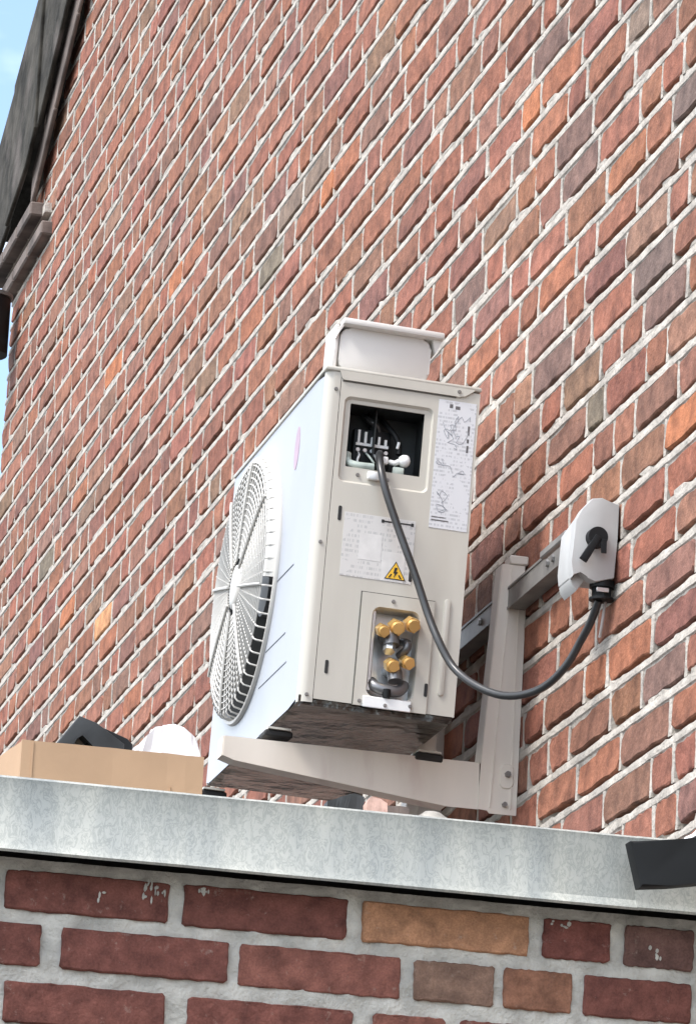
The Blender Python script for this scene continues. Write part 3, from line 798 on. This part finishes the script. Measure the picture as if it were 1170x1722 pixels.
for r, x in ((.0005, dome(0) - .004), (.020, dome(0) - .003), (.034, dome(.05) - .001), (.036, dome(.05) + .004)):
    cur = [bm.verts.new((x, FC[0] + r * math.cos(2 * PI * i / 40), FC[1] + r * math.sin(2 * PI * i / 40))) for i in range(40)]
    if prev:
        for i in range(40): bm.faces.new((prev[i], prev[(i + 1) % 40], cur[(i + 1) % 40], cur[i]))
    prev = cur
obj('grille_hub', bm, M['grille'], ac, 60)
# eight heavier spokes
bm = bmesh.new(); tube(bm, [(dome(r) - .0028, r, 0) for r in (.04, .07, .10, .13, .16, .185, .1935)], .0024, 6)
bmesh.ops.recalc_face_normals(bm, faces=bm.faces)
sp = bpy.data.meshes.new('grille_spoke'); bm.to_mesh(sp); bm.free(); sp.materials.append(M['grille'])
for k in range(8):
    o = bpy.data.objects.new('grille_spoke', sp); COL.objects.link(o); o.parent = ac
    o.location = (0, FC[0], FC[1]); o.rotation_euler = (2 * PI * k / 8 + .2, 0, 0)
bm = bmesh.new()
for k in range(3):
    a0 = 2 * PI * k / 3
    vs = []
    for i in range(6):
        for s in range(2):
            a = a0 + s * .9 + i * .06; r = .035 + i * .028
            vs.append(bm.verts.new((.035 + (.035 if s else 0), FC[0] + r * math.cos(a), FC[1] + r * math.sin(a))))
    for i in range(5): bm.faces.new((vs[2 * i], vs[2 * i + 1], vs[2 * i + 3], vs[2 * i + 2]))
cyl(bm, (.02, FC[0], FC[1]), (.075, FC[0], FC[1]), .04, n=20)
obj('fan', bm, M['pipe'], ac)
bm = bmesh.new(); bx(bm, .085, .087, .03, UL - .02, .02, UH - .02); obj('coil', bm, M['void'], ac)
# top lid
bm = bmesh.new()
bx(bm, -.003, UW + .0015, -.0035, UL + .002, UH - .0015, UH + .0055, .003)
prism_xz(bm, [(.0190, UH), (.0225, .4910), (.0260, .4885), (.1950, .4885), (.2000, .4880), (.2100, .4905), (.2230, .5000), (.2230, UH)], -.0032, -.0004)
obj('top_lid', bm, M['cabinet'], ac, 40)
bm = bmesh.new(); bx(bm, .0245, .1965, -.0009, -.0002, .4862, .4884); obj('lid_seam', bm, M['hairline'], ac)
# valve cover plate
bm = bmesh.new()
ring_face((.0815, .1900, .0045, .1735), [(rrect(.0985, .1700, .0200, .1545, .012), -.0032), (rrect(.1000, .1685, .0215, .1530, .012), .004), (rrect(.1000, .1685, .0215, .1530, .012), .03)])
bmesh.ops.recalc_face_normals(bm, faces=bm.faces)
for (p, q) in (((.0815, .0045), (.0815, .1735)), ((.0815, .1735), (.19, .1735)), ((.19, .1735), (.19, .0045)), ((.19, .0045), (.0815, .0045))):
    bm.faces.new([bm.verts.new((p[0], -.0032, p[1])), bm.verts.new((q[0], -.0032, q[1])), bm.verts.new((q[0], -.0002, q[1])), bm.verts.new((p[0], -.0002, p[1]))])
obj('valve_plate', bm, M['cabinet'], ac)
bm = bmesh.new(); bx(bm, .0800, .1905, -.0012, -.0002, .1737, .1752); bx(bm, .0795, .0812, -.0012, -.0002, .004, .1750); obj('plate_seam', bm, M['hairline'], ac)
box('valve_recess', M['steel'], ac, .098, .172, .031, .033, .018, .157)
box('valve_bracket', M['white'], ac, .0945, .1665, -.0062, -.0036, .0030, .0195, .001, 1)
box('recess_lining', M['steel'], ac, .1002, .1060, .004, .030, .03, .150, .001, 1)
def valve(u, v, caps, body_r):
    bm = bmesh.new()
    tube(bm, ((u, .030, v + .002), (u, .012, v), (u + .001, .000, v - .004), (u + .002, -.006, v - .020)), body_r, 12, 2)
    obj('valve_body', bm, M['pipe'], ac, 60)
    for (cu, cv, r, dx) in caps:
        bm = bmesh.new()
        cyl(bm, (cu - dx * .3, .004, cv + .004), (cu, -.014, cv - .003), r, r, n=6)
        cyl(bm, (cu, -.0141, cv - .003), (cu + dx * .1, -.019, cv - .005), r * .82, r * .7, n=14)
        obj('brass_cap', bm, M['brass'], ac, 35)
valve(.128, .118, ((.1150, .1190, .0100, .002), (.1350, .1265, .0120, .002), (.1580, .1335, .0118, .004)), .012)
valve(.138, .066, ((.1330, .0690, .0110, .002), (.1560, .0765, .0104, .006)), .011)
bm = bmesh.new(); tube(bm, ((.150, .02, .112), (.154, -.002, .106), (.153, -.004, .096), (.146, .01, .088)), .0062, 10, 2); obj('pipe_stub', bm, M['pipe'], ac, 60)
bm = bmesh.new(); tube(bm, ((.108, .012, .045), (.114, .002, .036), (.130, -.002, .032), (.148, .000, .034), (.157, .010, .046)), .0085, 12, 2); obj('pipe_stub', bm, M['pipe'], ac, 60)
bm = bmesh.new(); cyl(bm, (.1290, -.004, .031), (.1290, -.006, .0195), .0085, .005, n=12); obj('drain_stub', bm, M['dark'], ac, 40)
bm = bmesh.new(); cyl(bm, (.128, -.004, .100), (.126, -.010, .088), .009, .009, n=6); obj('white_nut', bm, M['steel'], ac, 30)
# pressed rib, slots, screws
bm = bmesh.new(); prism_xz(bm, rrect(.2050, .2130, .0350, .1800, .0038), -.0030, 0, .0012); obj('pressed_rib', bm, M['cabinet'], ac, 40)
for (u, v, h) in ((.0350, .2760, .022), (.0356, .0455, .020), (.1845, .0300, .020), (.1480, .1985, .021)):
    bm = bmesh.new(); prism_xz(bm, rrect(u, u + .0050, v, v + h, .002), -.0036 if u > .18 else -.0008, 0); obj('slot', bm, M['ink'], ac)
bm = bmesh.new(); bx(bm, .1015, .1480, -.0010, 0, .2828, .2850); bx(bm, .1005, .1045, -.0011, -.0001, .2815, .2863); bx(bm, .1450, .1490, -.0011, -.0001, .2815, .2863)
obj('slot', bm, M['ink'], ac)
for (u, v, y) in ((.0155, .4735, 0), (.2000, .4960, -.0032), (.0125, .0110, 0), (.0900, .0115, -.0032), (.1650, .0120, -.006), (.0125, .2400, 0), (.060, .3495, .0048), (.1050, .3480, .0048), (.128, .1650, -.0032), (.128, .0085, -.006)):
    bm = bmesh.new(); cyl(bm, (u, y, v), (u, y - .0022, v), .0030, .0024, n=10); obj('screw', bm, M['screw'], ac, 40)
# stickers
bm = bmesh.new(); bx(bm, .1715, .2290, -.0006, -.0001, .2850, .4815); obj('wiring_sticker', bm, M['label_a'], ac)
for (u0, u1, v0, v1) in ((.174, .200, .296, .298), (.174, .195, .301, .3025), (.218, .221, .405, .416), (.218, .221, .42, .426), (.218, .221, .432, .446), (.188, .193, .470, .476), (.197, .204, .469, .474)):
    bm = bmesh.new(); bx(bm, u0, u1, -.0008, -.00061, v0, v1); obj('print_mark', bm, M['pipe'], ac)
# scrawled diagram lines on the sticker
rs = random.Random(3)
for k in range(9):
    u = rs.uniform(.180, .205); v = rs.uniform(.315, .45); pts = [(u, -.0007, v)]
    for q in range(7):
        u = min(.220, max(.176, u + rs.uniform(-.012, .012))); v = min(.46, max(.31, v + rs.uniform(-.012, .012))); pts.append((u, -.0007, v))
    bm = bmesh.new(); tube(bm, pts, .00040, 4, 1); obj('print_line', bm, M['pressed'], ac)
bm = bmesh.new(); bx(bm, .0450, .1520, -.0006, -.0001, .1945, .2905); obj('rating_sticker', bm, M['label_b'], ac)
bm = bmesh.new(); bx(bm, .1060, .1400, -.0009, -.00065, .1950, .2390); bx(bm, .0700, .1040, -.0009, -.00065, .222, .262); obj('white_sticker', bm, M['label_c'], ac)
def tri(c, r, y0, y1, sx=1.):
    bm = bmesh.new(); prism_xz(bm, [(c[0] + sx * r * math.sin(a), c[1] + r * math.cos(a)) for a in (0, -2 * PI / 3, 2 * PI / 3)], y0, y1); return bm
tc_ = (.1275, .2075)
obj('warning_triangle', tri(tc_, .0185, -.0013, -.00095), M['ink'], ac)
obj('warning_fill', tri(tc_, .0160, -.0017, -.00135), M['yellow'], ac)
bm = bmesh.new(); prism_xz(bm, [(.1262, .2165), (.1300, .2165), (.1283, .2100), (.1312, .2100), (.1252, .2005), (.1268, .2075), (.1243, .2075)], -.0021, -.00175); obj('warning_symbol', bm, M['ink'], ac)
bm = bmesh.new(); prism_xz(bm, [(.1170, .2005), (.1210, .2065), (.1225, .2055), (.1195, .2005)], -.0021, -.00175); prism_xz(bm, [(.1330, .2065), (.1375, .2005), (.1345, .2005), (.1318, .2050)], -.0021, -.00175); obj('warning_symbol', bm, M['ink'], ac)
# feet
for (u, w) in ((-.010, .128), (.222, .128), (-.010, .60), (.222, .60)):
    u0 = u - .0; 
    bm = bmesh.new(); bx(bm, u0 - .008 if u < 0 else u0 - .012, u0 + .034 if u < 0 else u0 + .030, w, w + .045, -.0335 if u > 0 else -.0275, -.022 if u > 0 else -.018, .002, 1); obj('rubber_foot', bm, M['rubber'], ac, 40)
    bm = bmesh.new(); a, b = (u0 - .004, u0 + .030) if u < 0 else (u0 - .008, u0 + .026)
    zt = -.0175 if u < 0 else -.0215
    bx(bm, a, b, w - .004, w + .050, zt, zt + .003); prism_xz(bm, ([(a, zt + .004), (b, zt + .004), (b, -.0042), (a + .020, -.0042)] if u < 0 else [(a, zt + .004), (b, zt + .004), (b, .02), (a + .010, -.0042)]), w + .040, w + .042)
    obj('foot_plate', bm, M['cabinet'], ac)

# ------------------------------------------------------------------ plastic service cover on top of the unit
cv = thing('service_cover', 'off white plastic service cover left lying on top of the outdoor unit', 'cover', (-.3686, 6.96, 3.2031))
cv.rotation_euler = (0, math.radians(2.05), 0)
cvr = Matrix.Rotation(0, 4, 'X')
bm = bmesh.new()
V0 = UH + .0058
bx(bm, .0115, .1655, -.006, .020, V0 + .0660, V0 + .0760, .0030, 2)
bx(bm, .0030, .0105, .010, .075, V0 + .0, V0 + .068, .002, 1)
obj('cover_flange', bm, M['plastic'], cv, 40)
bm = bmesh.new()
prism_xz(bm, rrect(.0120, .1500, V0, V0 + .0655, .014), .010, .085, .004)
obj('cover_tub', bm, M['plastic'], cv, 40)
bm = bmesh.new()
prism_xz(bm, [(.0040, V0 + .045), (.0110, V0 + .066), (.1650, V0 + .066), (.1560, V0 + .045), (.152, V0 + .058), (.150, V0 + .0657), (.015, V0 + .0657), (.009, V0 + .055)][::-1], .004, .06)
obj('cover_skirt', bm, M['plastic'], cv)
cv.rotation_euler = (0, math.radians(2.6), 0)

# ------------------------------------------------------------------ isolator switch
iso = thing('isolator_switch', 'grey switch box with black rotary knob on the brick wall right of the unit', 'switch', (-.02, 6.6, 3.39))
IX, IY, IZ = -.02, 6.6, 3.39
face = [(-.0795, 3.412), (-.0611, 3.4295), (-.0441, 3.446), (-.0294, 3.4484), (-.0240, 3.4440), (-.0048, 3.4415), (-.0059, 3.3922), (-.0085, 3.3348), (-.035, 3.3269), (-.0477, 3.3314), (-.0598, 3.3403), (-.0821, 3.3310), (-.0859, 3.3513)]
sq = lambda x: x if x > -.055 else -.055 + (x + .055) * .5
f2 = [(sq(x) - IX, z - IZ) for x, z in face]
bm = bmesh.new(); prism_xz(bm, f2[::-1], 6.58 - IY, 6.600 - IY, .0015); obj('box_lid', bm, M['greyp'], iso, 30)
bm = bmesh.new(); prism_xz(bm, [(sq(x) - IX, z - IZ) for x, z in ((-.0735, 3.408), (-.0441, 3.440), (-.006, 3.436), (-.0100, 3.338), (-.0500, 3.3380), (-.0598, 3.3300), (-.0760, 3.336), (-.080, 3.352))][::-1], 6.6005 - IY, 6.665 - IY, .001); obj('box_base', bm, M['greyp'], iso, 30)
bm = bmesh.new(); prism_xz(bm, [(sq(x) - IX, z - IZ) for x, z in ((-.0770, 3.3325), (-.0600, 3.3400), (-.0455, 3.3330), (-.0598, 3.3157), (-.0733, 3.3238))][::-1], 6.5985 - IY, 6.66 - IY, .001); obj('cable_entry', bm, M['greyp'], iso, 30)
kx, kz = -.0373 - IX, 3.3885 - IZ
bm = bmesh.new(); cyl(bm, (kx, 6.5815 - IY, kz), (kx, 6.566 - IY, kz), .0150, .0140, n=28); obj('knob', bm, M['dark'], iso, 40)
bm = bmesh.new(); d = Vector((-.0205, 0, -.0360)); w = Vector((d.z, 0, -d.x)).normalized() * .0048
p = Vector((kx, 0, kz)); q = p + d; ya, yb = 6.563 - IY, 6.5705 - IY
prism_xz(bm, [(p.x + w.x, p.z + w.z), (p.x - w.x, p.z - w.z), (q.x - w.x * 1.2, q.z - w.z * 1.2), (q.x + w.x * 1.2, q.z + w.z * 1.2)], ya, yb, .001)
obj('knob_lever', bm, M['dark'], iso, 40)
bm = bmesh.new(); bx(bm, kx + .004, kx + .012, 6.564 - IY, 6.5655 - IY, kz - .024, kz - .004, .0005, 1); obj('knob_pointer', bm, M['dark'], iso, 40)
gx = -.0205 - IX; gz = 3.3330 - IZ
bm = bmesh.new(); cyl(bm, (gx, 6.60 - IY, gz), (gx, 6.60 - IY, gz - .010), .0175, n=20); cyl(bm, (gx, 6.60 - IY, gz - .0101), (gx, 6.60 - IY, gz - .024), .0145, .0135, n=8)
cyl(bm, (gx, 6.60 - IY, gz - .0241), (gx, 6.60 - IY, gz - .0275), .0175, n=20); obj('cable_gland', bm, M['dark'], iso, 35)
bm = bmesh.new(); bx(bm, gx - .012, gx + .006, 6.583 - IY, 6.5845 - IY, gz - .019, gz - .0125, .0006, 1); obj('gland_highlight', bm, M['steel'], iso, 40)  # bright plate stands in for the highlight on the black gland
bm = bmesh.new(); bx(bm, -.040, -.030, .066, .198, .018, .030, .002, 1); obj('mount_tab', bm, M['rail'], iso)

# cables
cb = bmesh.new()
pts = [(-.2600, 6.985, 3.5915), (-.2655, 6.962, 3.580), (-.2665, 6.942, 3.5547), (-.2598, 6.930, 3.519), (-.242, 6.925, 3.4692), (-.2262, 6.915, 3.4239), (-.21, 6.91, 3.3812), (-.1961, 6.90, 3.3361), (-.1832, 6.88, 3.2933),
       (-.1643, 6.86, 3.2514), (-.1398, 6.82, 3.2186), (-.1101, 6.78, 3.1985), (-.0815, 6.74, 3.1964), (-.0624, 6.70, 3.2054), (-.0457, 6.67, 3.2289), (-.0351, 6.65, 3.2556), (-.0276, 6.625, 3.2799), (-.0235, 6.602, 3.3060)]
tube(cb, pts, .0058, 12, 2)
tag(obj('power_cable', cb, M['cable'], None, 60), 'dark grey cable sagging from the open hatch to the isolator switch', 'cable')
cb = bmesh.new(); tube(cb, [(-.0130, 6.605, 3.3060), (-.0140, 6.608, 3.290), (-.0150, 6.612, 3.272), (-.0150, 6.62, 3.258)], .0022, 8, 2)
tag(obj('short_wire', cb, M['greywire'], None, 60), 'thin grey wire stub hanging below the isolator switch', 'wire')

# ------------------------------------------------------------------ cardboard box and its contents, on the flat roof
ROOF = 2.7045
cbx = thing('cardboard_box', 'shallow open brown cardboard box on the flat roof at the left', 'box', (-.87, 5.7, ROOF))
X0, Y0 = -.87, 5.7
def wall_seg(name, p, q, zt=.1075, th=.004):
    p = Vector((p[0] - X0, p[1] - Y0, 0)); q = Vector((q[0] - X0, q[1] - Y0, 0)); d = (q - p).normalized(); n = Vector((-d.y, d.x, 0)) * th
    bm = bmesh.new(); N_ = 10; prev = None
    for i in range(N_ + 1):
        c = p.lerp(q, i / N_); w = .0012 * noise.noise(Vector((i * .7, p.x * 9, 2)))
        cur = [bm.verts.new(c + Vector((0, w, 0))), bm.verts.new(c + n + Vector((0, w, 0))), bm.verts.new(c + n + Vector((0, w, zt + w))), bm.verts.new(c + Vector((0, w, zt + w)))]
        if prev:
            for k in range(4): bm.faces.new((prev[k], prev[(k + 1) % 4], cur[(k + 1) % 4], cur[k]))
        else: bm.faces.new(cur[::-1])
        prev = cur
    bm.faces.new(prev); return obj(name, bm, M['card'], cbx)
c0, c1 = (-.9745, 5.60), (-.7620, 5.60); c2, c3 = (-.770, 5.86), (-1.000, 5.86)
wall_seg('front_side', c0, c1); wall_seg('right_side', (c1[0] + .0, c1[1] + .005), c2, .104); wall_seg('back_side', c2, c3, .095); wall_seg('left_side', c3, (c0[0], c0[1] + .005), .1065)
bm = bmesh.new(); bm.faces.new([bm.verts.new((x - X0, y - Y0, .003)) for x, y in (c0, c1, c2, c3)]); obj('base', bm, M['card'], cbx)

bm = bmesh.new(); bx(bm, -.9745 - X0 + .012, -.9745 - X0 + .0135, -.1016, -.0998, .004, .106); bx(bm, -.80 - X0, -.7995 - X0, -.1014, -.0999, .004, .070); obj('crease', bm, M['card'], cbx)
bp = thing('packing_corner', 'black folded packing piece sticking out of the cardboard box', 'packing', (-.88, 5.70, 2.70))
bm = bmesh.new()
prism_xz(bm, [(-.0420, .060), (-.0405, .130), (-.0150, .1665), (.006, .1600), (.040, .138), (.040, .060), (.028, .060), (.010, .128), (-.010, .146), (-.018, .140), (-.028, .118), (-.030, .060)], -.010, .055, .002)
obj('folded_strip', bm, M['foam'], bp, 30)
bm = bmesh.new(); prism_xz(bm, [(-.004, .155), (.012, .160), (.046, .1480), (.0525, .1420), (.0530, .05), (.010, .05)], .004, .075, .003); obj('block', bm, M['dark'], bp, 30)
bm = bmesh.new(); bx(bm, -.030, .012, .020, .030, .06, .148); obj('backing', bm, M['debris2'], bp)

def crumple(name, pts, y0, y1, mt, seed, parent=None, amp=.004):
    """a crumpled sheet mound whose outline in x,z is pts"""
    bm = bmesh.new(); prism_xz(bm, pts, y0, y1)
    bmesh.ops.triangulate(bm, faces=bm.faces)
    bmesh.ops.subdivide_edges(bm, edges=list(bm.edges), cuts=3, use_grid_fill=True)
    cy = (y0 + y1) / 2
    zb = min(p[1] for p in pts); zt = max(p[1] for p in pts)
    for v in bm.verts:
        k = (v.co.z - zb) / (zt - zb)
        v.co.y = cy + (v.co.y - cy) * (1 - .65 * k)
        nv = noise.noise_vector(v.co * 60 + Vector((seed, 0, 0))); v.co += nv * amp
    return obj(name, bm, mt, parent)
o = crumple('white_bag', [(-.8310, 2.75), (-.8300, 2.829), (-.8106, 2.8530), (-.7955, 2.8600), (-.7860, 2.8590), (-.7590, 2.8440), (-.7640, 2.826), (-.770, 2.75)], 5.62, 5.74, M['paper'], 3., None, .0060)
tag(o, 'crumpled white plastic bag in the right end of the cardboard box', 'bag')

# small scraps on the roof under the bracket arm
o = crumple('black_scrap', [(-.592, ROOF + .001), (-.588, 2.800), (-.570, 2.8065), (-.5575, 2.8120), (-.5445, 2.8095), (-.538, ROOF + .001)], 5.70, 5.76, M['foam'], 9., None, .003)
tag(o, 'black lump of scrap on the flat roof under the bracket arm', 'scrap')
o = crumple('pink_scrap', [(-.545, ROOF + .001), (-.545, 2.797), (-.536, 2.8065), (-.526, 2.8070), (-.5190, 2.8025), (-.516, ROOF + .001)], 5.69, 5.74, M['debris'], 4., None, .003)
tag(o, 'small pinkish scrap between the black lump and grey scrap', 'scrap')
o = crumple('brown_scrap', [(-.5165, ROOF + .001), (-.517, 2.802), (-.500, 2.8030), (-.488, 2.8010), (-.482, ROOF + .001)], 5.71, 5.76, M['strip'], 6., None, .003)
tag(o, 'brown scrap wedged under the bracket arm beside the pinkish scrap', 'scrap')
o = crumple('grey_scrap', [(-.497, ROOF + .001), (-.494, 2.780), (-.478, 2.7900), (-.462, 2.7880), (-.449, 2.7830), (-.448, ROOF + .001)], 5.66, 5.70, M['debris2'], 8., None, .003)
tag(o, 'pale grey scrap under the lower end of the bracket post', 'scrap')

# black housing hooked over the zinc edge, at the right
bh = thing('black_housing', 'black plastic housing hanging over the zinc roof edge at the lower right', 'housing', (-.3, 5.33, 2.68))
bm = bmesh.new()
out = [(-.3362, 2.7073), (-.3226, 2.6564), (-.2885, 2.6605), (-.2578, 2.6660), (-.20, 2.676), (-.10, 2.684), (-.10, 2.745), (-.20, 2.738), (-.2520, 2.7230), (-.2731, 2.7125)]
prism_xz(bm, [(x + .312, z - 2.68) for x, z in out], .005, .028, .003); obj('housing_body', bm, M['dark'], bh, 40)
bm = bmesh.new(); bx(bm, .07, .11, .029, .12, .040, .056, .003, 1); obj('housing_arm', bm, M['dark'], bh, 40)
o = crumple('pale_offcut', [(-.196, ROOF + .001), (-.1855, 2.760), (-.179, 2.7740), (-.168, 2.7840), (-.135, 2.786), (-.130, ROOF + .001)], 5.58, 5.64, M['white'], 12., None, .003)
tag(o, 'pale white offcut on the flat roof behind the black housing', 'scrap')
